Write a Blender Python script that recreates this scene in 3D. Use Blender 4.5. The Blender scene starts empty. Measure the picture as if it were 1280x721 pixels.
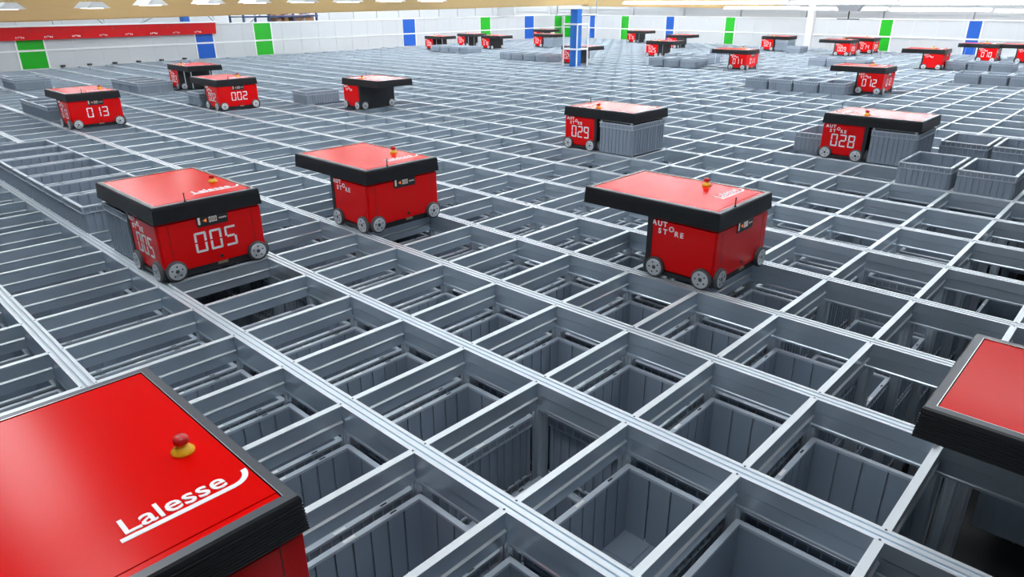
import bpy, bmesh, math, random
from mathutils import Matrix, Vector
random.seed(7)
S = bpy.context.scene
COL = S.collection
CX, CY = 0.705, 0.48            # grid pitch: cell length along i, cell width along j
def G(i, j, z=0.0): return Vector((i*CX, -j*CY, z))

# ------------------------------------------------------------------ camera, world, exposure
cam_d = bpy.data.cameras.new('camera'); cam = bpy.data.objects.new('camera', cam_d); COL.objects.link(cam)
F_PX = 862.78
cam_d.sensor_fit = 'HORIZONTAL'; cam_d.sensor_width = 36.0; cam_d.lens = F_PX*36.0/1280.0
cam_d.clip_start = 0.05; cam_d.clip_end = 200
CAM = Vector((-1.35065, -3.69395, 1.56346))
cam.matrix_world = Matrix.Translation(CAM) @ (Matrix.Rotation(-0.8117, 4, 'Z') @ Matrix.Rotation(1.17824, 4, 'X') @ Matrix.Rotation(-0.00492, 4, 'Z'))
S.camera = cam
CAMINV = cam.matrix_world.inverted()
def px(v):
    q = CAMINV @ Vector(v)
    if q.z > -0.02: return None
    return (640 + F_PX*q.x/-q.z, 360.5 - F_PX*q.y/-q.z)
def in_view(v, m=60):
    p = px(v)
    return p is not None and -m < p[0] < 1280+m and -m < p[1] < 721+m

W = bpy.data.worlds.new('world'); S.world = W; W.use_nodes = True
W.node_tree.nodes['Background'].inputs[0].default_value = (0.78, 0.87, 1.0, 1)
W.node_tree.nodes['Background'].inputs[1].default_value = 0.15
S.view_settings.view_transform = 'Standard'; S.view_settings.look = 'None'
S.view_settings.gamma = 1.0; S.view_settings.use_curve_mapping = False
S.view_settings.exposure = -0.30
TUBE_STRENGTH = 12.0
PANEL_STRENGTH = 15.0
S.cycles.use_denoising = True
S.cycles.max_bounces = 6; S.cycles.diffuse_bounces = 3; S.cycles.glossy_bounces = 4

# ------------------------------------------------------------------ materials
def mat(name, col, rough=0.5, metal=0.0, coat=0.0, noise=0.0, nscale=8.0, stretch=None, emit=None, bump=0.0, spec=0.5):
    m = bpy.data.materials.new(name); m.use_nodes = True
    nt = m.node_tree; b = nt.nodes['Principled BSDF']
    b.inputs['Base Color'].default_value = (*col, 1); b.inputs['Roughness'].default_value = rough
    b.inputs['Metallic'].default_value = metal; b.inputs['Coat Weight'].default_value = coat
    b.inputs['Coat Roughness'].default_value = 0.08
    b.inputs['Specular IOR Level'].default_value = spec
    if emit:
        b.inputs['Emission Color'].default_value = (*emit[0], 1); b.inputs['Emission Strength'].default_value = emit[1]
    if noise or bump:
        tc = nt.nodes.new('ShaderNodeTexCoord'); mp = nt.nodes.new('ShaderNodeMapping'); n = nt.nodes.new('ShaderNodeTexNoise')
        n.inputs['Scale'].default_value = nscale; n.inputs['Detail'].default_value = 4
        if stretch: mp.inputs['Scale'].default_value = stretch
        nt.links.new(tc.outputs['Object'], mp.inputs[0]); nt.links.new(mp.outputs[0], n.inputs[0])
        if noise:
            r = nt.nodes.new('ShaderNodeMapRange')
            r.inputs['To Min'].default_value = max(0.02, rough-noise); r.inputs['To Max'].default_value = min(1, rough+noise)
            nt.links.new(n.outputs[0], r.inputs[0]); nt.links.new(r.outputs[0], b.inputs['Roughness'])
            mx = nt.nodes.new('ShaderNodeMixRGB'); mx.inputs[1].default_value = (*[c*(1-noise*.8) for c in col], 1); mx.inputs[2].default_value = (*[min(1, c*(1+noise*.5)) for c in col], 1)
            nt.links.new(n.outputs[0], mx.inputs[0]); nt.links.new(mx.outputs[0], b.inputs['Base Color'])
        if bump:
            bp = nt.nodes.new('ShaderNodeBump'); bp.inputs['Strength'].default_value = bump; bp.inputs['Distance'].default_value = 0.002
            nt.links.new(n.outputs[0], bp.inputs['Height']); nt.links.new(bp.outputs[0], b.inputs['Normal'])
    return m
M = {}
M['alu'] = mat('brushed_aluminium', (0.62, 0.70, 0.77), 0.30, 0.72, noise=0.02, nscale=1.6, stretch=(1, 1, 4))
M['alu_top'] = mat('worn_track_and_highlight', (0.68, 0.72, 0.75), 0.45, 0.35, noise=0.04, nscale=3)  # worn track top; also the highlight painted along the cross-rail ridge
M['post'] = mat('post_aluminium', (0.66, 0.72, 0.78), 0.33, 0.6, noise=0.05, nscale=4, stretch=(4, 4, 1))
M['bin'] = mat('grey_bin_plastic', (0.275, 0.33, 0.40), 0.40, noise=0.04, nscale=5)
M['rim'] = mat('bin_rim_plastic', (0.50, 0.56, 0.63), 0.35)
M['red'] = mat('gloss_red_paint', (0.80, 0.003, 0.004), 0.26, coat=0.1, spec=0.2)
M['lid_red'] = mat('red_lid_sheet', (0.76, 0.002, 0.001), 0.20, spec=0.07)
M['black'] = mat('black_plastic', (0.018, 0.019, 0.022), 0.42, noise=0.04, nscale=20)
M['frame'] = mat('dark_grey_frame', (0.07, 0.077, 0.09), 0.36)
M['silver'] = mat('thin_silver_edge', (0.8, 0.8, 0.8), 0.3, 1.0)
M['hub'] = mat('wheel_hub_metal', (0.74, 0.76, 0.78), 0.35, 0.6)
M['tyre'] = mat('grey_rubber', (0.07, 0.075, 0.08), 0.6)
M['white'] = mat('white_lettering', (0.9, 0.9, 0.9), 0.5)
M['yellow'] = mat('yellow_plastic', (0.9, 0.55, 0.02), 0.35)
M['button_red'] = mat('red_plastic', (0.55, 0.02, 0.02), 0.35)
M['orange_led'] = mat('orange_led', (0.3, 0.05, 0.01), 0.4, emit=((1, 0.25, 0.05), 0.9))
M['white_led'] = mat('white_led', (0.3, 0.3, 0.3), 0.4, emit=((1, 0.9, 0.85), 0.35))
M['brass'] = mat('brass_plate', (0.5, 0.42, 0.3), 0.35, 0.8)
M['wall'] = mat('white_wall_panel', (0.60, 0.615, 0.63), 0.35, noise=0.03, nscale=1.5)
M['seam'] = mat('panel_joint_grey', (0.62, 0.64, 0.66), 0.5)
M['wtrim'] = mat('white_trim', (0.84, 0.85, 0.85), 0.4)
M['green'] = mat('green_panel', (0.006, 0.42, 0.008), 0.4)
M['blue'] = mat('blue_panel', (0.004, 0.10, 0.50), 0.4)
M['band'] = mat('red_band_paint', (0.72, 0.006, 0.008), 0.4)
M['clad'] = mat('pale_cladding', (0.66, 0.675, 0.69), 0.6, noise=0.03, nscale=0.6)
M['ceil'] = mat('pale_ceiling', (0.80, 0.81, 0.82), 0.8, noise=0.03, nscale=0.7)
M['wood'] = mat('glulam_wood', (0.62, 0.42, 0.18), 0.5, noise=0.12, nscale=3, stretch=(1, 8, 20))
M['steel_blue'] = mat('blue_painted_steel', (0.01, 0.14, 0.52), 0.4)
M['rack_blue'] = mat('dark_blue_rack_steel', (0.03, 0.06, 0.16), 0.5)
M['galv'] = mat('galvanised_steel', (0.55, 0.6, 0.6), 0.4, 0.7)
M['card'] = mat('brown_cardboard', (0.42, 0.22, 0.12), 0.7, noise=0.08, nscale=6)
M['floor'] = mat('dark_concrete', (0.10, 0.10, 0.10), 0.7, noise=0.1, nscale=2)
M['lamp_house'] = mat('lamp_housing', (0.86, 0.86, 0.85), 0.5)
M['tube'] = mat('lit_fluorescent_tube', (1, 1, 1), 0.5, emit=((0.97, 0.985, 1.0), TUBE_STRENGTH))
M['fill_diffuser'] = mat('glowing_fill_diffuser', (1, 1, 1), 0.5, emit=((0.91, 0.965, 1.0), PANEL_STRENGTH))  # glow of the added, unseen fill panels
M['grey_paint'] = mat('grey_painted_metal', (0.34, 0.35, 0.37), 0.45)

# ------------------------------------------------------------------ mesh helpers
class MB:
    def __init__(self): self.v = []; self.f = []; self.m = []; self.mats = []; self.smooth = []
    def mi(self, m):
        if m not in self.mats: self.mats.append(m)
        return self.mats.index(m)
    def add(self, vs, fs, m, smooth=False, T=None):
        o = len(self.v)
        if T is not None: vs = [T @ Vector(v) for v in vs]
        self.v += [tuple(v) for v in vs]; k = self.mi(m)
        for f in fs: self.f.append(tuple(o+a for a in f)); self.m.append(k); self.smooth.append(smooth)
        return self
    def box(self, a, b, m, T=None):
        (x0, y0, z0), (x1, y1, z1) = a, b
        vs = [(x0,y0,z0),(x1,y0,z0),(x1,y1,z0),(x0,y1,z0),(x0,y0,z1),(x1,y0,z1),(x1,y1,z1),(x0,y1,z1)]
        return self.add(vs, [(0,3,2,1),(4,5,6,7),(0,1,5,4),(1,2,6,5),(2,3,7,6),(3,0,4,7)], m, T=T)
    def prism(self, prof, axis, a, b, m, T=None, smooth=False):
        # prof: list of (p, q) ; axis 'x': (x, p, q), 'y': (p, y, q), 'z': (p, q, z)
        def P(t, p, q): return (t, p, q) if axis == 'x' else ((p, t, q) if axis == 'y' else (p, q, t))
        n = len(prof); vs = [P(a, *c) for c in prof] + [P(b, *c) for c in prof]
        area = sum(prof[k][0]*prof[(k+1) % n][1] - prof[(k+1) % n][0]*prof[k][1] for k in range(n))
        flip = (area > 0) == (axis == 'y')
        fs = [(k, (k+1) % n, n+(k+1) % n, n+k) for k in range(n)] + [tuple(range(n-1, -1, -1)), tuple(range(n, 2*n))]
        if flip: fs = [tuple(reversed(f)) for f in fs]
        return self.add(vs, fs, m, T=T, smooth=smooth)
    def cyl(self, c, r, h, axis, m, n=24, r2=None, T=None, smooth=True):
        r2 = r if r2 is None else r2; vs = []; fs = []
        for t, rr in ((0, r), (h, r2)):
            for k in range(n):
                a = 2*math.pi*k/n; u, w = rr*math.cos(a), rr*math.sin(a)
                vs.append({'x': (c[0]+t, c[1]+u, c[2]+w), 'y': (c[0]+w, c[1]+t, c[2]+u), 'z': (c[0]+u, c[1]+w, c[2]+t)}[axis])
        for k in range(n): fs.append((k, (k+1) % n, n+(k+1) % n, n+k))
        self.add(vs, fs, m, smooth, T)
        caps = [tuple(range(n-1, -1, -1)), tuple(range(n, 2*n))]
        return self.add(vs, caps, m, False, T)
    def rev(self, prof, m, n=24, T=None):      # profile (r, z) turned about z
        vs = []; fs = []
        for r, z in prof:
            for k in range(n):
                a = 2*math.pi*k/n; vs.append((r*math.cos(a), r*math.sin(a), z))
        for s in range(len(prof)-1):
            for k in range(n): fs.append((s*n+k, s*n+(k+1) % n, (s+1)*n+(k+1) % n, (s+1)*n+k))
        fs.append(tuple(range(n-1, -1, -1))); L = (len(prof)-1)*n; fs.append(tuple(range(L, L+n)))
        return self.add(vs, fs, m, True, T)
    def tube(self, pts, r, m, n=8):
        for a, b in zip(pts, pts[1:]):
            a, b = Vector(a), Vector(b); d = b-a
            T = Matrix.Translation(a) @ d.to_track_quat('Z', 'Y').to_matrix().to_4x4()
            self.cyl((0, 0, 0), r, d.length, 'z', m, n, T=T)
        return self
    def mesh(self, name):
        me = bpy.data.meshes.new(name); me.from_pydata(self.v, [], self.f)
        for m in self.mats: me.materials.append(m)
        me.polygons.foreach_set('material_index', self.m); me.polygons.foreach_set('use_smooth', self.smooth)
        me.update(); return me
    def obj(self, name, parent=None, loc=None, bevel=0.0, segs=2):
        me = self.mesh(name)
        if bevel:
            bm = bmesh.new(); bm.from_mesh(me)
            bmesh.ops.remove_doubles(bm, verts=bm.verts, dist=1e-6)
            es = [e for e in bm.edges if len(e.link_faces) == 2 and e.calc_face_angle(0) > 0.6]
            bmesh.ops.bevel(bm, geom=es, offset=bevel, segments=segs, affect='EDGES', clamp_overlap=True)
            bm.to_mesh(me); bm.free()
        return link(name, me, parent, loc)
def link(name, me, parent=None, loc=None):
    o = bpy.data.objects.new(name, me); COL.objects.link(o)
    if parent: o.parent = parent
    if loc is not None: o.location = loc
    return o
def empty(name, loc=(0, 0, 0), rz=0.0):
    o = bpy.data.objects.new(name, None); COL.objects.link(o); o.location = loc; o.rotation_euler = (0, 0, rz); o.empty_display_size = 0.1
    return o
def tag(o, label=None, cat=None, group=None, kind=None):
    if label: o['label'] = label
    if cat: o['category'] = cat
    if group: o['group'] = group
    if kind: o['kind'] = kind
    return o
_font_cache = {}
def text_mb(mb, body, size, m, T, offset=0.0, depth=0.001):
    key = (body, offset)
    if key not in _font_cache:
        cu = bpy.data.curves.new('lettering', 'FONT'); cu.body = body; cu.size = 1.0; cu.offset = offset; cu.resolution_u = 3; cu.fill_mode = 'BOTH'
        cu.extrude = 0.004
        to = bpy.data.objects.new('lettering', cu); COL.objects.link(to)
        dg = bpy.context.evaluated_depsgraph_get(); me = bpy.data.meshes.new_from_object(to.evaluated_get(dg))
        vs = [tuple(v.co) for v in me.vertices]; fs = [tuple(p.vertices) for p in me.polygons]
        _font_cache[key] = (vs, fs)
        bpy.data.objects.remove(to); bpy.data.curves.remove(cu); bpy.data.meshes.remove(me)
    vs, fs = _font_cache[key]
    mb.add([(x*size, y*size, z*depth/0.004) for x, y, z in vs], fs, m, T=T)
    return max(v[0] for v in vs)*size
SEG = {'0': 'abcdef', '1': 'bc', '2': 'abged', '3': 'abgcd', '4': 'fgbc', '5': 'afgcd', '6': 'afgedc', '7': 'abc', '8': 'abcdefg', '9': 'abcdfg'}
def digits_mb(mb, s, h, w, gap, m, T):
    """seven-segment digits in the x-y plane, centred, standing h tall"""
    t = h*0.105; g = t*0.35; tot = len(s)*w + (len(s)-1)*gap; x0 = -tot/2
    for ch in s:
        H2 = h/2
        segs = {'a': (x0+g, h-t, x0+w-g, h), 'd': (x0+g, 0, x0+w-g, t), 'g': (x0+t*.6+g, H2-t/2, x0+w-t*.6-g, H2+t/2),
                'f': (x0, H2+g, x0+t, h-g), 'b': (x0+w-t, H2+g, x0+w, h-g), 'e': (x0, g, x0+t, H2-g), 'c': (x0+w-t, g, x0+w, H2-g)}
        for q in SEG.get(ch, ''):
            a = segs[q]; mb.box((a[0], a[1]-h/2, -0.0008), (a[2], a[3]-h/2, 0.0008), m, T=T)
        x0 += w+gap

# ------------------------------------------------------------------ walls of the grid (slightly askew, as the photo shows)
WL0, WC, WR1 = (-6.0, -38.2), (38.0, -40.75), (34.2, 12.0)        # in cell units: left end, corner, right end
def wl_j(i): return WL0[1] + (WC[1]-WL0[1])*(i-WL0[0])/(WC[0]-WL0[0])
def wr_i(j): return WC[0] + (WR1[0]-WC[0])*(j-WC[1])/(WR1[1]-WC[1])
WH = 1.0
def wall_frame(p0, p1):
    a, b = G(*p0), G(*p1); d = b-a; L = d.length; ang = math.atan2(d.y, d.x)
    return Matrix.Translation(a) @ Matrix.Rotation(ang, 4, 'Z'), L
TL, LL = wall_frame(WL0, WC)       # local x runs along the wall, local -y faces into the room
TR, LR = wall_frame(WC, WR1)
def wall_obj(name, T, L, joints, mid=0.45):
    w = MB(); w.box((0, 0, -0.45), (L, 0.06, WH), M['wall'])
    o = w.obj(name); o.matrix_world = T; tag(o, kind='structure')
    s = MB()
    for x in joints: s.box((x-0.012, -0.006, -0.1), (x+0.012, 0.001, WH-0.02), M['seam'])
    so = s.obj('panel_joints', o)
    t = MB(); t.box((0, -0.016, mid-0.022), (L, 0.001, mid+0.022), M['wtrim']); t.box((0, -0.02, WH-0.02), (L, 0.07, WH+0.015), M['wtrim'])
    t.box((0, -0.02, -0.16), (L, 0.001, 0.0), M['seam'])
    t.obj('panel_rail', o)
    return o
panw = 0.715
wallL = wall_obj('wall_left', TL, LL, [TL.inverted() @ G(5.0, wl_j(5.0)) @ Vector((1, 0, 0)) + k*panw for k in range(-14, 31)] if False else [(TL.inverted() @ G(5.95, wl_j(5.95))).x + k*panw for k in range(-15, 45) if 0 < (TL.inverted() @ G(5.95, wl_j(5.95))).x + k*panw < LL])
wallR = wall_obj('wall_right', TR, LR, [0.5+k*0.5*1.44 for k in range(0, 60) if 0.5+k*0.72 < LR])
def wall_hit(u, v, T):             # where the sight line through a pixel meets the wall's plane, in wall coordinates
    d = cam.matrix_world.to_3x3() @ Vector(((u-640)/F_PX, -(v-360.5)/F_PX, -1))
    n = T.to_3x3() @ Vector((0, 1, 0)); o = T.to_translation()
    t = (o-CAM).dot(n)/d.dot(n); return T.inverted() @ (CAM+d*t)
def colour_panel(wall, T, x0, x1, m):
    for z0, z1 in ((0.0, 0.425), (0.475, WH-0.02)):
        b = MB(); b.box((x0+0.02, -0.012, z0), (x1-0.02, 0.002, z1), m); b.obj('coloured_panel', wall)
    b = MB()
    for x in (x0, x1): b.box((x-0.02, -0.02, -0.02), (x+0.02, 0.002, WH), M['wtrim'])
    b.obj('panel_edging', wall)
for u0, u1, c in ((21, 57, 'green'), (246, 269, 'blue'), (320, 342, 'green'), (504.5, 520.5, 'blue'), (600.5, 613.5, 'green'), (655, 667, 'blue'), (692, 702, 'green')):
    colour_panel(wallL, TL, wall_hit(u0, 62, TL).x, wall_hit(u1, 62, TL).x, M[c])
for u0, u1, c in ((705.5, 714.5, 'green'), (736.5, 743.5, 'blue'), (775.5, 785.5, 'green'), (831, 841.5, 'blue'), (904.5, 917, 'green'), (1097, 1113, 'green'), (1206, 1224, 'blue')):
    colour_panel(wallR, TR, wall_hit(u0, 50, TR).x, wall_hit(u1, 50, TR).x, M[c])

# red band above the ports on the left wall
xb1 = wall_hit(268, 40, TL).x
b = MB(); b.prism([(-0.10, 0.715), (-0.005, 0.715), (-0.005, 1.04), (-0.16, 1.04)], 'x', 0.2, xb1, M['band'])
b.box((0.2, -0.19, 1.035), (xb1+0.02, 0.0, 1.075), M['wtrim'])
band = b.obj('fascia_board'); band.matrix_world = TL
tag(band, 'long red fascia board with small white logos along the left wall', 'fascia board')
lg = MB(); ck = MB()
xs = [wall_hit(u, 48, TL).x for u in (24, 60, 95, 129, 161, 192, 220, 247)]
TB = Matrix.Translation((0, -0.105, 0.74)) @ Matrix.Rotation(math.atan2(0.06, 0.325), 4, 'X').inverted() @ Matrix.Rotation(math.radians(90), 4, 'X')
def autostore(mb, size, m, T):
    st = size*0.86
    for k, (ch, dx, dy) in enumerate([('A', 0, 1), ('U', 1, 1), ('T', 2, 1), ('O', 3.05, .5), ('S', 1.2, 0), ('T', 2.1, 0), ('R', 4.1, 0), ('E', 5.1, 0)]):
        text_mb(mb, ch, size, m, T @ Matrix.Translation((dx*st, (dy-1)*size*1.02, 0)), offset=0.03)
for x in xs:
    autostore(lg, 0.052, M['white'], Matrix.Translation((x-0.17, -0.012, 0.075)) @ TB)
    for q in (0.25, 0.42): ck.cyl((x+q, -0.147-0.004, 0.96), 0.035, 0.004, 'y', M['button_red'], 12)
lg.obj('logo_lettering', band); ck.obj('cover_cap', band)

# hall walls, ceiling, floor
w = MB(); w.box((-14, 0, -2.3), (LL+12, 0.1, 3.2), M['clad'])
for k in range(40): w.box((-14+k*1.4, -0.03, 0.9), (-14+k*1.4+0.05, 0, 3.2), M['seam'])
hw = w.obj('wall_back'); hw.matrix_world = TL @ Matrix.Translation((0, 7.0, 0)); tag(hw, kind='structure'); back_wall = hw
w = MB(); w.box((-9, 0, -2.3), (LR+6, 0.1, 3.2), M['clad'])
for k in range(24): w.box((-6+k*2.9, -0.12, 0.9), (-6+k*2.9+0.22, 0, 3.2), M['wall'])
for z in (1.1, 1.25): w.box((-9, -0.03, z), (LR+6, 0, z+0.02), M['seam'])
hw = w.obj('wall_side'); hw.matrix_world = TR @ Matrix.Translation((0, 2.0, 0)); tag(hw, kind='structure')
b = MB(); c = [G(-26, -60), G(50, -60), G(50, 32), G(-26, 32)]
b.add([(p.x, p.y, 3.1) for p in c] + [(p.x, p.y, 3.2) for p in c], [(0, 1, 2, 3), (7, 6, 5, 4), (0, 4, 5, 1), (1, 5, 6, 2), (2, 6, 7, 3), (3, 7, 4, 0)], M['ceil'])
for o_ in (b.obj('ceiling'),): tag(o_, kind='structure')
b = MB(); b.add([(p.x, p.y, -2.3) for p in c] + [(p.x, p.y, -2.4) for p in c], [(0, 3, 2, 1), (4, 5, 6, 7), (0, 1, 5, 4), (1, 2, 6, 5), (2, 3, 7, 6), (3, 0, 4, 7)], M['floor'])
tag(b.obj('floor'), kind='structure')

# ------------------------------------------------------------------ the rail grid
def valid(i, j): return (i, j) != (19, -18) and -6 <= i and i+1 <= wr_i(j)+0.3 and j >= wl_j(i)-0.2
J0, J1, I0, I1 = -41, 14, -5, 37
cells = [(i, j) for i in range(I0, I1) for j in range(J0, J1) if valid(i, j) and in_view(G(i+.5, j+.5), 420)]
cellset = set(cells)
DROP = {(0, 4): 1, (2, 6): 5, (1, 7): 3, (0, 7): 5, (3, 6): 5, (4, 6): 5, (5, 6): 5, (6, 6): 5, (7, 6): 2, (3, 5): 1, (4, 5): 1, (2, 7): 5, (3, 7): 5, (7, 5): 2, (8, 6): 3, (4, 7): 5, (5, 7): 4, (0, -1): 3,
        (7, 3): 1, (8, 3): 2, (6, 4): 1, (-2, 5): 2, (0, 8): 5, (1, 8): 5, (2, 8): 4, (0, 1): 0, (7, -2): 3, (7, -3): 1, (9, 3): 3, (9, 2): 1, (2, -15): 1, (0, -2): 1, (0, -3): 2}
grid = empty('aluminium_rail_grid', G(0, 0)); tag(grid, 'aluminium rail grid of open rectangular cells that fills the hall', 'rail grid')
A_PROF = [(-.036, -.136), (-.036, -.126), (-.032, -.121), (-.032, -.064), (-.036, -.059), (-.036, 0), (-.021, 0), (-.019, -.006), (-.0095, -.006), (-.008, 0), (.008, 0), (.0095, -.006), (.019, -.006), (.021, 0), (.036, 0), (.036, -.059), (.032, -.064), (.032, -.121), (.036, -.126), (.036, -.136)]
B_PROF = [(-.009, -.136), (-.009, -.090), (-.016, -.083), (-.0165, -.079), (-.009, -.072), (-.0095, -.016), (-.015, -.010), (-.015, 0), (.015, 0), (.015, -.010), (.0095, -.016), (.009, -.072), (.0165, -.079), (.016, -.083), (.009, -.090), (.009, -.136)]
def rail(mb, prof, axis, a, b, off):
    """prism with worn metal on the track top, reused as a painted highlight on the ridge"""
    n = len(prof)
    def P(t, p, q): return (off[0]+p, t, q+off[1]) if axis == 'y' else (t, off[0]+p, q+off[1])
    vs = [P(a, *c) for c in prof] + [P(b, *c) for c in prof]
    for k in range(n):
        k2 = (k+1) % n; top = (prof[k][1] > -0.001 and prof[k2][1] > -0.001) or {prof[k][1], prof[k2][1]} == {-.072, -.079}  # ridge slopes are the same metal, coloured lighter as a painted highlight
        f = (k, k2, n+k2, n+k); mb.add([vs[q] for q in f], [(0, 1, 2, 3) if axis == 'y' else (3, 2, 1, 0)], M['alu_top'] if top else M['alu'])
    mb.add(vs, [tuple(range(n)), tuple(range(2*n-1, n-1, -1))], M['alu'])
for i in range(I0, I1+1):
    js = [j for j in range(J0, J1) if (i, j) in cellset or (i-1, j) in cellset]
    if not js: continue
    lo = max(min(js), wl_j(i)-0.0)
    mb = MB(); rail(mb, A_PROF, 'y', -(max(js)+1)*CY, -lo*CY, (i*CX, 0.0)); mb.obj('long_rail', grid)
segs = []
for j in range(J0, J1+1):
    for i in range(I0, I1):
        if (i, j) in cellset or (i, j-1) in cellset: segs.append((i, j))
def dist(i, j): return (G(i, j)-Vector((CAM.x, CAM.y, 0))).length
def vis_key(i, j, dx=.5): return (0 if in_view(G(i+dx, j), 0) else 1, dist(i+dx, j))
segs.sort(key=lambda s: vis_key(*s))
proto = MB(); rail(proto, B_PROF, 'x', .036, CX-.036, (0, -0.0005)); pme = proto.mesh('cross_rail')
for s in segs[:100]: link('cross_rail', pme, grid, G(*s))
rest = MB()
for (i, j) in segs[100:]: rail(rest, B_PROF, 'x', i*CX+.036, (i+1)*CX-.036, (-j*CY, -0.0005))
tag(rest.obj('cross_rail', grid), kind='stuff')
nodes = sorted({(i+a, j+b) for (i, j) in cells for a in (0, 1) for b in (0, 1)}, key=lambda s: vis_key(*s, dx=0))
def post_mb(mb, x, y, z0=-2.28, z1=-.13):
    p = [(-.030, -.012), (-.030, .012), (-.020, .020), (-.012, .030), (.012, .030), (.020, .020), (.030, .012), (.030, -.012), (.020, -.020), (.012, -.030), (-.012, -.030), (-.020, -.020)]
    p = [(x+a, y+b) for a, b in reversed(p)]
    mb.prism(p, 'z', z0, z1, M['post'])
    for sx in (-1, 1):
        for sy in (-1, 1):
            a, b = sorted((x+sx*.033, x+sx*.036)); c, d = sorted((y+sy*.004, y+sy*.018)); mb.box((a, c, z0), (b, d, z1), M['post'])
            a, b = sorted((x+sx*.004, x+sx*.022)); c, d = sorted((y+sy*.028, y+sy*.031)); mb.box((a, c, z0), (b, d, z1), M['post'])
pp = MB(); post_mb(pp, 0, 0)
for d in ((-1, 0), (1, 0)): pp.cyl((d[0]*.03, 0, -.0005), .0045, .0012, 'z', M['black'], 8)
ppm = pp.mesh('corner_post')
for n_ in nodes[:100]: link('corner_post', ppm, grid, G(*n_))
rest = MB()
for n_ in nodes[100:]:
    if dist(*n_) < 12: post_mb(rest, n_[0]*CX, -n_[1]*CY, z0=-1.2)
    else:
        x, y = n_[0]*CX, -n_[1]*CY; rest.box((x-.028, y-.028, -.8), (x+.028, y+.028, -.13), M['post'])
tag(rest.obj('corner_post', grid), kind='stuff')
ep = MB(); ep.box((0, -.03, -.15), (.012, .03, .035), M['alu_top']); ep.box((-.1, -.028, 0.0), (0, -.02, .03), M['alu_top'])
ep.obj('end_plate', grid, G(2.02, 6.93))

# ------------------------------------------------------------------ storage bins
BL, BW, BH = 0.655, 0.440, 0.33
def bin_meshes(H=BH):
    s = MB(); hx, hy = BL/2, BW/2; t = 0.013; m = M['bin']; ox, oy = hx-0.010, hy-0.010
    # outer shell
    s.box((-ox, -oy, 0.0), (ox, -oy+.003, H-.004), m); s.box((-ox, oy-.003, 0.0), (ox, oy, H-.004), m)
    s.box((-ox, -oy+.003, 0.0), (-ox+.003, oy-.003, H-.004), m); s.box((ox-.003, -oy+.003, 0.0), (ox, oy-.003, H-.004), m)
    s.box((-ox+.003, -oy+.003, 0.004), (ox-.003, oy-.003, 0.010), m)
    # inner wall panels, parted by narrow slots into the hollow wall
    ix, iy = ox-t, oy-t; g = .0040; n = 8; p = 2*ix/n
    for k in range(n):
        a, b = -ix+k*p+(g if k else 0), -ix+(k+1)*p-(g if k < n-1 else 0)
        for y0, y1 in ((-iy-.004, -iy), (iy, iy+.004)): s.box((a, y0, .012), (b, y1, H-.012), m)
    n = 4; p = 2*iy/n
    for k in range(n):
        a, b = -iy+k*p+(g if k else 0), -iy+(k+1)*p-(g if k < n-1 else 0)
        for x0, x1 in ((-ix-.004, -ix), (ix, ix+.004)): s.box((x0, a, .012), (x1, b, H-.012), m)
    for a in range(4):                       # floor tiles with fine joints
        for b in range(3):
            x0, x1 = -ix+a*2*ix/4+.001, -ix+(a+1)*2*ix/4-.001; y0, y1 = -iy+b*2*iy/3+.001, -iy+(b+1)*2*iy/3-.001
            s.box((x0, y0, .010), (x1, y1, .014), m)
    # outer ribs
    for k in range(13):
        x = -ox+.02+k*(2*ox-.04)/12; wd = .007 if k % 3 else .020
        for y0, y1 in ((-oy-.0085, -oy), (oy, oy+.0085)): s.box((x-wd/2, y0, .004), (x+wd/2, y1, H-.055), m)
    for k in range(9):
        y = -oy+.02+k*(2*oy-.04)/8; wd = .006 if k % 2 else .012
        for x0, x1 in ((-ox-.0085, -ox), (ox, ox+.0085)): s.box((x0, y-wd/2, .004), (x1, y+wd/2, H-.055), m)
    s.box((-hx+.004, -hy+.004, .0), (hx-.004, -oy, .012), m); s.box((-hx+.004, oy, .0), (hx-.004, hy-.004, .012), m)
    r = MB(); m = M['rim']
    def ring(x, y, z0, z1, xi, yi):
        r.box((-x, -y, z0), (x, -yi, z1), m); r.box((-x, yi, z0), (x, y, z1), m)
        r.box((-x, -yi, z0), (-xi, yi, z1), m); r.box((xi, -yi, z0), (x, yi, z1), m)
    ring(hx, hy, H-.012, H, ix-.0005, iy-.0005)
    ring(hx-.001, hy-.001, H-.056, H-.050, ox, oy)
    for k in range(15):
        x = -hx+.012+k*(2*hx-.024)/14
        for y0, y1 in ((-hy+.002, -oy), (oy, hy-.002)): r.box((x-.002, y0, H-.050), (x+.002, y1, H-.012), m)
    for k in range(10):
        y = -hy+.012+k*(2*hy-.024)/9
        for x0, x1 in ((-hx+.002, -ox), (ox, hx-.002)): r.box((x0, y-.002, H-.050), (x1, y+.002, H-.012), m)
    for x in (-.19, .19):
        for y in (-hy+.010, hy-.010): r.box((x-.014, y-.004, H), (x+.014, y+.004, H+.0008), M['black'])
    for y in (-hy+.010, hy-.010): r.box((-.03, y-.006, H), (.02, y+.006, H+.001), M['white'])
    return s.mesh('storage_bin'), r.mesh('bin_rim')
BIN_S, BIN_R = bin_meshes(); LOW_S, LOW_R = bin_meshes(0.2)
def make_bin(loc, label, group, low=False, rz=0.0, cat='storage bin'):
    o = link('storage_bin', LOW_S if low else BIN_S, None, loc); o.rotation_euler.z = rz
    link('rim', LOW_R if low else BIN_R, o)
    tag(o, label, cat, group); return o
NUM = ['zero', 'one', 'two', 'three', 'four', 'five', 'six', 'seven', 'eight', 'nine', 'ten', 'eleven', 'twelve', 'thirteen', 'fourteen', 'fifteen', 'sixteen', 'seventeen', 'eighteen', 'nineteen', 'twenty']
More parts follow.
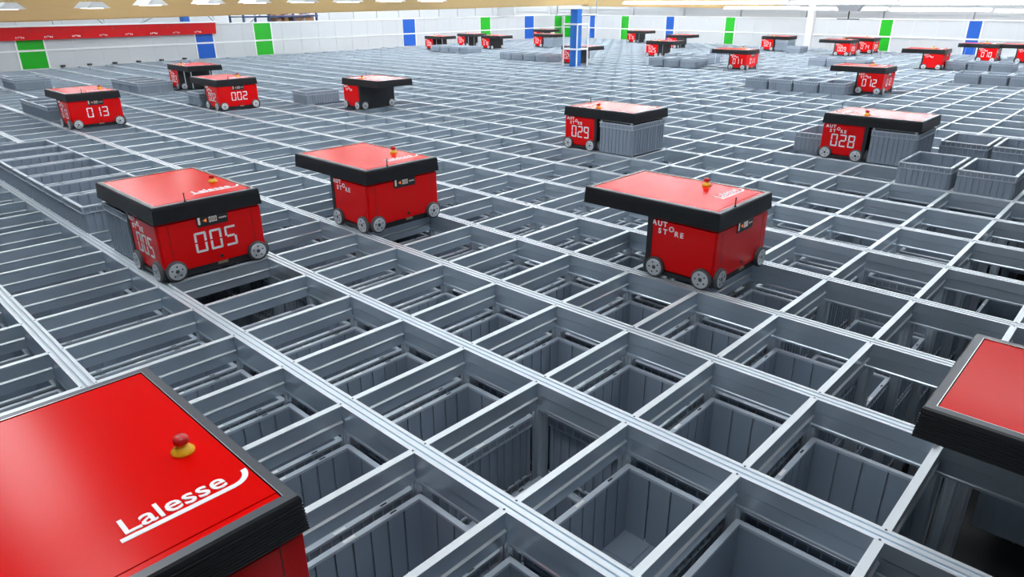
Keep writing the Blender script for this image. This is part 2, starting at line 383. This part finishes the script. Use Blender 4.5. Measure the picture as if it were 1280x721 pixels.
MARKS = [((0, -2), 'robot 005'), ((-2, 4), 'the nearest robot'), ((7, -3), 'robot 029'), ((9, 2), 'robot 028'), ((3, 3), 'the central robot'), ((2, -2), 'robot behind 005')]
used = set()
def bin_label(i, j, lvl=0):
    for _, name, mi, mj in sorted((abs(i-a)*1.3+abs(j-b), n, a, b) for (a, b), n in MARKS):
        di, dj = i-mi, j-mj; parts = []
        if abs(di) > 20 or abs(dj) > 20: continue
        if di: parts.append(NUM[abs(di)] + (' up-right' if di > 0 else ' down-left'))
        if dj: parts.append(NUM[abs(dj)] + (' down-right' if dj > 0 else ' up-left'))
        s = ('grey bin' if not lvl else 'deep bin') + ' in cell ' + (' and '.join(parts) + ' of ' + name if parts else 'under ' + name)
        if s not in used: used.add(s); return s
    return 'open grey bin sunk in a far cell of the grid'
TOPZ = -0.19
raised = {}                                   # cells whose bin sticks out above the rails
def R_(i, js, z, txt):
    for k, j in enumerate(js): raised[(i, j)] = (z, txt % ['first', 'second', 'third', 'fourth', 'fifth', 'sixth', 'last'][k if k < 6 else 6])
R_(0, range(-11, -4), 0.2, 'raised open grey bin, %s from the back of the row behind robot 005')
R_(8, (4, 5), 0.2, 'raised open grey bin, %s of the nearer pair beside robot 028')
R_(10, (4, 5), 0.2, 'raised open grey bin, %s of the farther pair beside robot 028')
R_(2, (-20, -19, -18), 0.2, 'raised grey bin, %s of the row behind robot 013')
R_(5, (-25, -24, -23), 0.2, 'raised grey bin, %s of the block left of robot 002')
order = []
for (i, j) in cells:
    if (i, j) in raised: continue
    d = DROP.get((i, j), 0)
    order.append(((0 if in_view(G(i+.5, j+.5, TOPZ), 30) else 1, dist(i+.5, j+.5)+d*.4), i, j, d))
    if d:
        for (a, b) in ((i+1, j), (i, j-1)):
            if (a, b) in cellset and DROP.get((a, b), 0) <= 1 and (a, b) not in raised:
                order.append(((0 if in_view(G(a+.5, b+.5, TOPZ), 0) else 1, dist(a+.5, b+.5)+.3), a, b, DROP.get((a, b), 0)+1))
order.sort(); seen = set(); uniq = []
for o_ in order:
    if o_[1:] not in seen: seen.add(o_[1:]); uniq.append(o_)
for k, (key, i, j, d) in enumerate(u for u in uniq if u[0][0] == 0):
    if k >= 225: break
    if d >= 4: continue
    seen.discard((i, j, d))
    make_bin(G(i+.5, j+.5, TOPZ-BH-d*.315), bin_label(i, j, d), 'open grey bins sunk in the grid cells')
done = {(i, j, d) for (i, j) in cells for d in range(6)} - seen if False else None
for (i, j), (z, lab) in raised.items():
    make_bin(G(i+.5, j+.5, z-BH), lab, 'grey bins that stand out above the rails')
# all remaining bins of the stacks in one object
rest = MB()
def low_bin(mb, x, y, z, ribs):
    hx, hy = BL/2, BW/2; m = M['bin']; r = M['rim']; z1 = z+BH
    for (a, b, c, d) in ((-hx+.012, -hy+.012, hx-.012, -hy+.02), (-hx+.012, hy-.02, hx-.012, hy-.012), (-hx+.012, -hy+.02, -hx+.02, hy-.02), (hx-.02, -hy+.02, hx-.012, hy-.02)):
        mb.box((x+a, y+b, z), (x+c, y+d, z1-.012), m)
    for (a, b, c, d) in ((-hx, -hy, hx, -hy+.022), (-hx, hy-.022, hx, hy), (-hx, -hy+.022, -hx+.022, hy-.022), (hx-.022, -hy+.022, hx, hy-.022)):
        mb.box((x+a, y+b, z1-.012), (x+c, y+d, z1), r)
    mb.box((x-hx+.02, y-hy+.02, z), (x+hx-.02, y+hy-.02, z+.01), m)
    if ribs:
        for k in range(9):
            xx = x-hx+.03+k*(BL-.06)/8; mb.box((xx-.004, y-hy+.003, z), (xx+.004, y-hy+.012, z1-.012), m); mb.box((xx-.004, y+hy-.012, z), (xx+.004, y+hy-.003, z1-.012), m)
        for k in range(6):
            yy = y-hy+.03+k*(BW-.06)/5; mb.box((x-hx+.003, yy-.004, z), (x-hx+.012, yy+.004, z1-.012), m); mb.box((x+hx-.012, yy-.004, z), (x+hx-.003, yy+.004, z1-.012), m)
indiv = {(i, j, d) for (_, i, j, d) in uniq} - seen
for (i, j) in cells:
    D = dist(i+.5, j+.5); near = D < 7.5
    d0 = DROP.get((i, j), 0)
    if (i, j) in raised:
        c = G(i+.5, j+.5, raised[(i, j)][0]-BH*2+.012)
        low_bin(rest, c.x, c.y, c.z, False); continue
    for d in range(d0, 5 if near else 1 + (d0 > 0)*d0 + (D < 14)):
        if (i, j, d) in indiv: continue
        c = G(i+.5, j+.5, TOPZ-BH-d*.315); low_bin(rest, c.x, c.y, c.z, near)
ro = rest.obj('storage_bins'); tag(ro, 'remaining grey bins stacked in the far and lower cells of the grid', 'storage bins', kind='stuff')

# ------------------------------------------------------------------ robots
LW, L0, L1, LZ = 0.342, -0.247, 0.718, 0.47     # lid half width, front and back ends, top height
def wheel_mesh():
    w = MB(); prof = [(0.050, -.014), (0.061, -.014), (0.064, -.009), (0.064, .009), (0.061, .014), (0.050, .014)]
    w.rev(prof, M['tyre'], 28)
    h = MB(); h.rev([(0.010, .012), (0.018, .019), (0.022, .016), (0.047, .015), (0.052, .0165), (0.052, 0.0)][::-1], M['hub'], 28)
    for k in range(5):
        a = 2*math.pi*k/5+.3; h.cyl((.032*math.cos(a), .032*math.sin(a), .0150), .0055, .0012, 'z', M['black'], 8)
    return w.mesh('wheel'), h.mesh('hub')
WH_T, WH_H = wheel_mesh()
def lid_mesh():
    f = MB(); m = M['black']
    # fascia: grooved side band, drawn in section, on four sides
    def loop(ins, z): return [(-LW+ins, L0+ins, z), (LW-ins, L0+ins, z), (LW-ins, L1-ins, z), (-LW+ins, L1-ins, z)]
    sec = [(0.030, .365), (0.004, .368)]
    z = .368
    for k in range(9):
        sec += [(0.003+.0006*k, z+.0018), (0.003+.0006*k, z+.0062), (0.0062+.0006*k, z+.0070), (0.0062+.0006*k, z+.0084)]; z += .0088
    sec += [(.009, z+.002), (.011, LZ-.006), (.016, LZ)]
    loops = [loop(i_, z_) for i_, z_ in sec]
    vs = [p for l in loops for p in l]; fs = []
    for s in range(len(loops)-1):
        for k in range(4): fs.append((s*4+k, s*4+(k+1) % 4, (s+1)*4+(k+1) % 4, (s+1)*4+k))
    f.add(vs, fs, m)
    t = M['frame']; a = loop(.016, LZ); b = loop(.042, LZ); c = loop(.042, LZ-.008)
    f.add(a+b+c, [(k, (k+1) % 4, 4+(k+1) % 4, 4+k) for k in range(4)] + [(4+k, 4+(k+1) % 4, 8+(k+1) % 4, 8+k) for k in range(4)], t)
    f.add(loop(.030, .365), [(3, 2, 1, 0)], m)
    return f.mesh('lid_frame')
def panel_mesh():
    p = MB(); x, y0, y1 = LW-.045, L0+.045, L1-.045
    p.box((-x, y0+.022, LZ-.012), (x, y1, LZ-.002), M['lid_red']); p.box((-x, y0, LZ-.012), (x, y0+.019, LZ-.003), M['lid_red'])
    return p.mesh('lid_panel')
def edging_mesh():
    e = MB(); x, y0, y1 = LW-.042, L0+.042, L1-.042; t = .002; z = LZ+.0008
    e.box((-x-t, y0-t, LZ-.004), (-x, y1+t, z), M['silver']); e.box((x, y0-t, LZ-.004), (x+t, y1+t, z), M['silver']); e.box((-x, y1, LZ-.004), (x, y1+t, z), M['silver'])
    return e.mesh('lid_edging')
def logo_mesh():
    g = MB(); T = Matrix.Translation((-0.012, -0.068, LZ-.001))
    w_ = text_mb(g, 'Lalesse', 0.086, M['white'], T, offset=0.011)
    x0, y0, t = -0.022, -0.092, 0.015
    g.box((x0, y0, LZ-.0015), (.240, y0+t, LZ-.0004), M['white'])
    pts = []; R = .052; n = 14
    for rr in (R, R-t):
        for k in range(n+1):
            a = -math.pi/2 + (math.pi*.52)*k/n; pts.append((.240+rr*math.cos(a), y0+R+rr*math.sin(a), LZ-.0006))
    g.add(pts, [(k, k+1, n+2+k, n+1+k) for k in range(n)], M['white'])
    return g.mesh('lid_logo')
def body_mesh():
    b = MB(); m = M['red']
    b.box((-.330, -.232, .045), (.330, .215, .366), m)
    return b
def make_body(parent):
    o = body_mesh().obj('body', parent, bevel=.012, segs=3)
    c = MB(); c.box((-.315, -.222, .012), (.315, .222, .052), M['black']); c.box((-.326, .214, .03), (.326, .226, .368), M['black'])
    for sx in (-1, 1):
        x0, x1 = sorted((sx*.324, sx*.3335)); c.box((x0, .190, .03), (x1, .226, .367), M['black'])
        c.box((x0, -.235, .02), (x1, .2, .046), M['black'])
    c.obj('chassis', parent)
    # panel seams
    for x in (-.262, .262):
        s = MB(); s.box((x-.0012, -.2328, .06), (x+.0012, -.2315, .36), M['black']); s.obj('panel_seam', o)
    return o
def seal_parts(parent):
    pass
WPOS = []
for sx in (-1, 1):
    WPOS.append(((sx*.262, -.240, .064), 'f')); WPOS.append(((sx*.262, .232, .064), 'b'))
    for y in (-.165, .150): WPOS.append(((sx*.338, y, .064), 's+' if sx > 0 else 's-'))
DETAIL = {'lid': lid_mesh(), 'panel': panel_mesh(), 'edge': edging_mesh(), 'logo': logo_mesh()}
_b = body_mesh()
def make_proto():
    r = empty('warehouse_robot')
    make_body(r)
    for p, k in WPOS:
        rot = {'f': (math.radians(90), 0, 0), 'b': (math.radians(-90), 0, 0), 's+': (0, math.radians(90), 0), 's-': (0, math.radians(-90), 0)}[k]
        w = link('wheel', WH_T, r, p); w.rotation_euler = rot; link('hub', WH_H, w)
    lid = link('lid', DETAIL['lid'], r)
    link('lid_panel', DETAIL['panel'], lid)['label'] = 'glossy red lid panel'
    link('edging', DETAIL['edge'], lid); link('logo', DETAIL['logo'], lid)
    e = MB(); e.rev([(.030, LZ-.003), (.030, LZ+.004), (.019, LZ+.016), (.013, LZ+.022), (.012, LZ+.03), (0.001, LZ+.03)], M['yellow'], 20)
    eo = e.obj('emergency_stop', r, (.213, .150, 0)); eo['label'] = 'yellow emergency stop with red button'
    k = MB(); k.rev([(.012, LZ+.024), (.019, LZ+.028), (.0195, LZ+.040), (.016, LZ+.046), (.001, LZ+.048)], M['button_red'], 20); k.obj('button', eo)
    a = MB(); a.cyl((-.13, -.222, LZ-.004), .0075, .012, 'z', M['black'], 12); a.cyl((-.13, -.222, LZ), .0035, .055, 'z', M['black'], 8); a.obj('antenna', r)
    d = MB(); d.box((-.09, -.2365, .300), (.105, -.22, .372), M['black'])
    do = d.obj('display', r); do['label'] = 'black status display under the lid'
    t = MB(); TF = Matrix.Translation((0.01, -.2375, .336)) @ Matrix.Rotation(math.radians(90), 4, 'X')
    digits_mb(t, '000', .034, .013, .005, M['white_led'], TF)
    t.add([(-.052, -.238, .336), (-.030, -.238, .348), (-.030, -.238, .324)], [(0, 2, 1)], M['orange_led'])
    for q in range(4): t.box((.05+q*.012, -.238, .33), (.058+q*.012, -.2372, .338), M['white_led'])
    t.box((-.083, -.238, .315), (-.070, -.2372, .360), M['white_led'])
    t.obj('readout', do)
    s = MB(); s.cyl((.03, -.236, .088), .011, .006, 'y', M['black'], 16); s.obj('socket', r)
    p = MB(); p.box((-.002, -.238, .040), (.062, -.232, .056), M['brass']); p.obj('name_plate', r)
    return r
protoR = make_proto()
def children(o): return [c for c in bpy.data.objects if c.parent == o]
PCH = [(c, [(g, children(g)) for g in children(c)]) for c in children(protoR)]
first = [True]
def face_mb(num, side):
    t = MB()
    if side == 'front':
        if num: digits_mb(t, num, .128, .074, .022, M['white'], Matrix.Translation((.012, -.2332, .205)) @ Matrix.Rotation(math.radians(90), 4, 'X'))
    else:
        sx = 1 if side == 'right' else -1
        T = Matrix.Translation((sx*.3312, 0, 0)) @ Matrix.Rotation(math.radians(90*sx), 4, 'Z') @ Matrix.Rotation(math.radians(90), 4, 'X')
        # local x of T runs to the reader's right on that side
        cx = -.008 if sx > 0 else .008
        if num: digits_mb(t, num, .128, .068, .020, M['white'], T @ Matrix.Translation((cx, .200, 0)))
        autostore(t, .044, M['white'], T @ Matrix.Translation((-.195 if sx < 0 else -.2, .325, 0)))
    return t
def robot(i, j0, back, num, label, bin_label_=None, straps=False, bin_lift=0.012, full=True):
    """i, j0: grid cell of the body; back: True when the cantilever points down-right (towards +j)"""
    loc = G(i+.5, j0+.5); rz = math.pi if back else 0.0
    if first[0]: r = protoR; first[0] = False
    else:
        r = protoR.copy(); COL.objects.link(r)
        for c, gs in PCH:
            k = c.copy(); COL.objects.link(k); k.parent = r
            for g, _ in gs:
                q = g.copy(); COL.objects.link(q); q.parent = k
    r.location = loc; r.rotation_euler.z = rz
    tag(r, label, 'warehouse robot', 'red bin-handling robots on the grid')
    bodies = [c for c in bpy.data.objects if c.parent == r and c.name.startswith('body')]
    for side in (('front', 'left', 'right') if full else (('right',) if back else ('front', 'left'))):
        t = face_mb(num, side)
        if t.v: t.obj('lettering', bodies[0])
    if straps or bin_label_:
        zb = .01 if straps else .34
        for x in (-.255, .255):
            for y in (.315, .63):
                s = MB(); s.box((x-.009, y-.0008, zb if not bin_label_ else .345), (x+.009, y+.0008, .368), M['silver']); s.obj('lifting_strap', r)
    if bin_label_:
        g = MB(); g.box((-.29, .28, .350), (.29, .66, .358), M['galv'])
        for x in (-.3, .3):
            for y in (.27, .665): g.box((x-.008, y-.012, .30), (x+.008, y+.012, .362), M['silver'])
        g.obj('gripper_plate', r)
        c = Matrix.Rotation(rz, 4, 'Z') @ Vector((0, .475, 0))
        make_bin((loc.x+c.x, loc.y+c.y, bin_lift), bin_label_, 'grey bins carried by robots')
    return r
robot(0, -2, False, '005', 'red robot numbered 005 standing beside the raised bin row', 'grey bin carried under the lid of robot 005')
robot(-2, 4, False, '', 'nearest large red robot with white lid logo and yellow button')
robot(1, 8, False, '', 'red-lidded robot with wide black rim cut by the frame edge')
robot(7, -3, True, '029', 'red robot numbered 029 holding a grey bin', 'grey bin held under the lid of robot 029')
robot(9, 2, True, '028', 'red robot numbered 028 with a pale-shining lid beside raised bins', 'grey bin held under the lid of robot 028')
robot(2, -15.75, False, '013', 'red robot numbered 013 beside the short raised bin row')
robot(5.05, -16.2, False, '002', 'red robot numbered 002 in front of the open-backed robot')
robot(6.2, -23.3, True, '003', 'red robot with open black rear behind robot 002', straps=True)
robot(3, 3.15, False, '', 'red robot without number between robot 029 and the bare cells')
robot(2, -1.75, False, '', 'red robot without number just behind robot 005')
robot(7.25, -12.9, True, '', 'lone red robot with black rear midway to the blue column')
robot(17.6, -1.55, False, '012', 'red robot numbered 012 at the end of four raised bins', straps=True)
robot(25.3, -18.3, True, '025', 'red robot numbered 025 with black open rear', straps=True)
robot(34.2, -28.8, True, '016', 'red robot numbered 016 in front of a green wall panel', straps=True)
robot(21.9, -10.0, False, '011', 'red robot numbered 011 facing three raised bins', straps=True)
robot(32.4, -15.4, True, '023', 'red robot numbered 023 holding a bin near the back wall', 'grey bin held under the lid of robot 023')
robot(30.9, -9.5, False, '009', 'red robot numbered 009 behind a row of raised bins', straps=True)
robot(33.2, -9.2, False, '014', 'red robot numbered 014 half hidden behind robot 009', straps=True)
robot(26.2, -2.6, False, '', 'distant red robot without number below the blue wall panel')
robot(31.0, -1.6, False, '010', 'red robot numbered 010 in front of the blue wall panel', straps=True)
robot(31.3, 0.2, False, '', 'red robot at the frame edge beside robot 010')
robot(22.4, -35.2, True, '008', 'red robot numbered 008 nearest the blue panel at back', straps=True)
robot(25.4, -36.4, True, '024', 'distant red robot numbered 024 rising above a bin cluster', straps=True)
robot(24.6, -32.4, True, '018', 'distant red robot numbered 018 behind the bin cluster')
robot(27.6, -31.0, True, '021', 'distant red robot numbered 021 holding a bin behind the cluster', 'grey bin held by the robot numbered 21')
robot(32.6, -37.6, True, '', 'black-backed robot in front of the last blue panel')
robot(20.0, -18.9, True, '020', 'red robot half hidden behind the caged blue column', straps=True)
robot(31.0, -22.0, True, '', 'low far robot just behind robot 025')
robot(2.4, -33.3, False, '', 'robot with black lid cut by the frame beside green panel', 'grey bin held by the robot beside the green panel')

# ------------------------------------------------------------------ far raised bins standing on the rails
ORD = ['first', 'second', 'third', 'fourth', 'fifth', 'sixth', 'seventh', 'eighth']
def far_row(i, j0, n, where, group):
    for k in range(n):
        make_bin(G(i+.5, j0+k+.5, 0.002), 'grey bin, %s from the left in the row %s' % (ORD[k], where), group, low=True)
FR = 'grey bins standing out above the far rails'
far_row(16.9, -5.5, 4, 'leading up to robot 012', FR)
far_row(20.2, -24.2, 4, 'left of the caged column', FR)
far_row(21.6, -14.6, 3, 'left of robot 011', FR)
far_row(23.6, -15.4, 3, 'one lane beyond, beside robot 011', FR)
far_row(28.3, -16.2, 3, 'below the green panel behind robot 011', FR)
far_row(25.2, -7.8, 3, 'in front of robot 009', FR)
far_row(31.4, -12.9, 1, 'right of robot 023', FR)
far_row(26.5, -1.6, 3, 'in front of robot 010', FR)
far_row(22.0, .3, 3, 'nearest the frame edge beyond robot 028', FR)
far_row(21.6, -33.2, 4, 'of the cluster below the small robots', FR)
far_row(3.0, -29.2, 2, 'near the left frame edge', FR)
far_row(5.1, -17.9, 1, 'just behind robot 002', FR)
far_row(6.9, -15.4, 1, 'peeping out beyond robot 002', FR)
far_row(9.3, 1.2, 1, 'left of robot 028', FR)

# ------------------------------------------------------------------ column with guard cage
cp = G(19.6, -17.38)
t = empty('guarded_column', (cp.x, cp.y, 0)); tag(t, 'blue steel column in a white guard cage standing in the grid', 'column')
b = MB(); b.box((-.11, -.11, -.3), (.11, .11, 1.40), M['steel_blue']); b.obj('column', t, bevel=.01)
b = MB(); w2, w1 = .225, .026
for sx in (-1, 1):
    for sy in (-1, 1): b.box((sx*w2-w1/2, sy*w2-w1/2, .0), (sx*w2+w1/2, sy*w2+w1/2, 1.04), M['wtrim'])
for z in (.41, 1.02):
    for s in (-1, 1):
        b.box((-w2, s*w2-w1/2, z), (w2, s*w2+w1/2, z+.04), M['wtrim']); b.box((s*w2-w1/2, -w2, z), (s*w2+w1/2, w2, z+.04), M['wtrim'])
b.obj('guard_cage', t)
b = MB(); v = Vector((.67, -.74, 0)).normalized()
for s, q in ((-1, .50), (1, .52)):
    e = v*s*q; b.tube([(e.x, e.y, 3.0), (e.x, e.y, 1.26), (e.x*.25, e.y*.25, 1.26)], .022, M['galv'])
b.obj('hanging_conduit', t)

# ------------------------------------------------------------------ beams
def beam(name, i0, i1, j, za, zb, h, th, label, m=M['wood']):
    a, c = G(i0, j, za), G(i1, j, zb); b = MB(); y0, y1 = a.y-th/2, a.y+th/2
    b.prism([(a.x, a.z), (c.x, c.z), (c.x, c.z+h), (a.x, a.z+h)], 'y', y0, y1, m)
    tag(b.obj(name, bevel=.01), label, 'roof beam')
beam('glulam_beam', -8, 20.1, -17.4, 1.27, 1.50, .62, .22, 'long pale wooden roof beam left of the blue column')
beam('glulam_beam', 20.1, 37.0, -17.4, 1.47, 1.29, .62, .22, 'greyer wooden roof beam right of the blue column')
beam('timber_beam', -8, 6.2, -38.0, 1.14, 1.17, .10, .12, 'short brown timber under the big roof beam at left')

# ------------------------------------------------------------------ lamps
def lamp_proto(L=1.45, name='ceiling_lamp'):
    h = MB(); h.prism([(-.13, .0), (-.05, .07), (.05, .07), (.13, .0), (.125, .0), (.045, .064), (-.045, .064), (-.125, .0)], 'y', -L/2, L/2, M['lamp_house'])
    for s in (-1, 1): h.add([(-.13, s*L/2, 0), (.13, s*L/2, 0), (.05, s*L/2, .07), (-.05, s*L/2, .07)], [(0, 1, 2, 3)], M['lamp_house'])
    for s in (-1, 1): h.cyl((0, s*L*.35, .068), .004, 1.2, 'z', M['galv'], 6)
    t = MB()
    for x in (-.05, .05): t.cyl((x, -L/2+.03, .012), .016, L-.06, 'y', M['tube'], 10)
    return h.mesh(name), t.mesh('lamp_tube')
LH, LT = lamp_proto()
LH2, LT2 = lamp_proto(2.1)
_h = MB(); _h.box((-.24, -1.25, .012), (.24, 1.25, .05), M['lamp_house']); LH3 = _h.mesh('fill_panel_housing')
_h = MB(); _h.box((-.22, -1.23, 0), (.22, 1.23, .011), M['fill_diffuser']); LT3 = _h.mesh('fill_panel_glow')
lamp_marks = {}
def lamp(i, j, z, label, group, big=False):
    o = link('ceiling_lamp', LH2 if big else LH, None, G(i, j, z)); link('lamp_tube', LT2 if big else LT, o)
    tag(o, label, 'ceiling lamp', group)
LH, LT = lamp_proto(0.48)
for n_, (i, z) in enumerate(((1.14, 1.52), (2.36, 1.525), (3.32, 1.555), (4.37, 1.568), (5.31, 1.576), (6.37, 1.58), (7.49, 1.583), (8.64, 1.587), (9.89, 1.588))):
    lamp(i, -12.6, z, 'white trough lamp before the wooden beam, %s from the left' % (ORD+['ninth'])[n_], 'trough lamps in front of the wooden beam')
for n_ in range(5):
    lamp(25.5, -11.0+n_*4.5, 1.372-n_*.018, 'long lit tube lamp, %s in the lower row along the top edge' % ORD[n_], 'long tube lamps in two rows above the far grid', True)
for n_ in range(5):
    lamp(20.5, -13.0+n_*4.5, 1.515-n_*.006, 'long lit tube lamp, %s in the upper row along the top edge' % ORD[n_], 'long tube lamps in two rows above the far grid', True)
for a, i in enumerate((-1, 4, 9, 14, 19, 24, 29, 34, 40)):  # unseen fill panels, added to brighten the grid and the far walls
    for b_, j in enumerate(range(-54, 8, 3)):
        if j % 6 and i < 18: continue
        o_ = link('fill_panel', LH3, None, G(i, j, 3.045)); link('fill_diffuser', LT3, o_)
        tag(o_, 'added fill light panel, unseen on the ceiling above the frame', 'ceiling lamp', 'added fill light panels above the frame')
# unit heater hung at right
hp = G(23.6, -5.2, 1.40)
b = MB(); b.prism([(-.30, .10), (.30, .10), (.20, -.06), (-.20, -.06)], 'x', -.1, .1, M['grey_paint']); b.box((-.012, -.012, -.22), (.012, .012, -.06), M['black']); b.box((-.02, -.25, -.24), (.02, .25, -.22), M['black'])
b.box((-.005, -.005, .1), (.005, .005, 1.8), M['black'])
o_ = b.obj('unit_heater', None, hp, bevel=0); tag(o_, 'grey hanging heater unit with a black arm below the tube lamps', 'heater')

# ------------------------------------------------------------------ behind the left wall: columns, bracing and racks
def ray(u, v, D):                  # point at horizontal distance D along the sight line through a pixel
    d = cam.matrix_world.to_3x3() @ Vector(((u-640)/F_PX, -(v-360.5)/F_PX, -1)); s = D/math.hypot(d.x, d.y); return CAM+d*s
for (u, D, nm) in ((230, 27.5, 'blue steel column behind the wall above the red fascia'), (379, 31.0, 'blue steel column behind the wall right of the rack')):
    p = ray(u, 20, D); b = MB(); b.box((-.12, -.12, -2.3), (.12, .12, 1.75), M['steel_blue']); tag(b.obj('steel_column', None, (p.x, p.y, 0), bevel=.008), nm, 'column')
pr = ray(304, 20, 27.0); ex = Vector((1, 0, 0))
r = empty('pallet_rack', (pr.x, pr.y, -2.3)); tag(r, 'dark blue storage rack with brown boxes behind the wall', 'rack')
b = MB()
for k in range(4):
    for y in (0, 1.0): b.box((k*.95-.03, y-.03, 0), (k*.95+.03, y+.03, 3.75), M['rack_blue'])
for k in range(3):
    b.tube([(k*.95, 0, 3.15), (k*.95+.95, 0, 3.7)], .012, M['rack_blue'])
b.obj('upright_frame', r)
for z in (3.02, 3.42, 2.2):
    b = MB(); b.box((-.03, -.04, z), (2.9, -.0, z+.06), M['rack_blue']); b.box((-.03, .96, z), (2.9, 1.0, z+.06), M['rack_blue']); b.box((0, 0, z+.04), (2.85, .96, z+.06), M['seam']); b.obj('shelf_beam', r)
for k, (x, wd, h) in enumerate(((1.25, .22, .5), (1.6, .16, .5), (2.0, .8, .42))):
    b = MB(); b.box((0, 0, 0), (wd, .6, h), M['card']); b.box((wd*.45, -.002, 0), (wd*.55, .602, h+.001), M['brass'])
    tag(b.obj('cardboard_box', None, (pr.x+x, pr.y+.1, -2.3+3.08), bevel=.004), ('narrow', 'slimmer upright', 'wide')[k] + ' brown cardboard box on the rack behind the wall', 'box', 'brown boxes on the rack')
b = MB()
for (u0, u1) in ((110, 135), (205, 165), (255, 275), (62, 68)):
    p, q = ray(u0, 14, 27.5), ray(u1, 34, 27.5); b = MB(); b.tube([tuple(p), tuple(q)], .03, M['galv']); o_ = b.obj('bracing_rod', back_wall); o_.matrix_parent_inverse = (TL @ Matrix.Translation((0, 7.0, 0))).inverted()

# small black stops along the foot of the left wall, and the white pilaster on the right wall
for n_, u in enumerate((77, 111, 143, 173, 202, 231)):
    x = wall_hit(u, 80, TL).x; b = MB(); b.box((-.05, -.10, .012), (.05, -.01, .055), M['black']); b.cyl((0, -.1, .03), .018, .01, 'y', M['grey_paint'], 10)
    o_ = b.obj('rail_stop'); o_.matrix_world = TL @ Matrix.Translation((x, 0, 0)); tag(o_, 'small black stop at foot of left wall, %s from the left' % ORD[n_], 'stop', 'black stops along the left wall')
p = wall_hit(1012, 40, TR); b = MB(); b.box((p.x-.12, -.10, -.1), (p.x+.12, .0, 2.9), M['wtrim']); o_ = b.obj('pillar_right'); o_.matrix_world = TR; tag(o_, kind='structure')
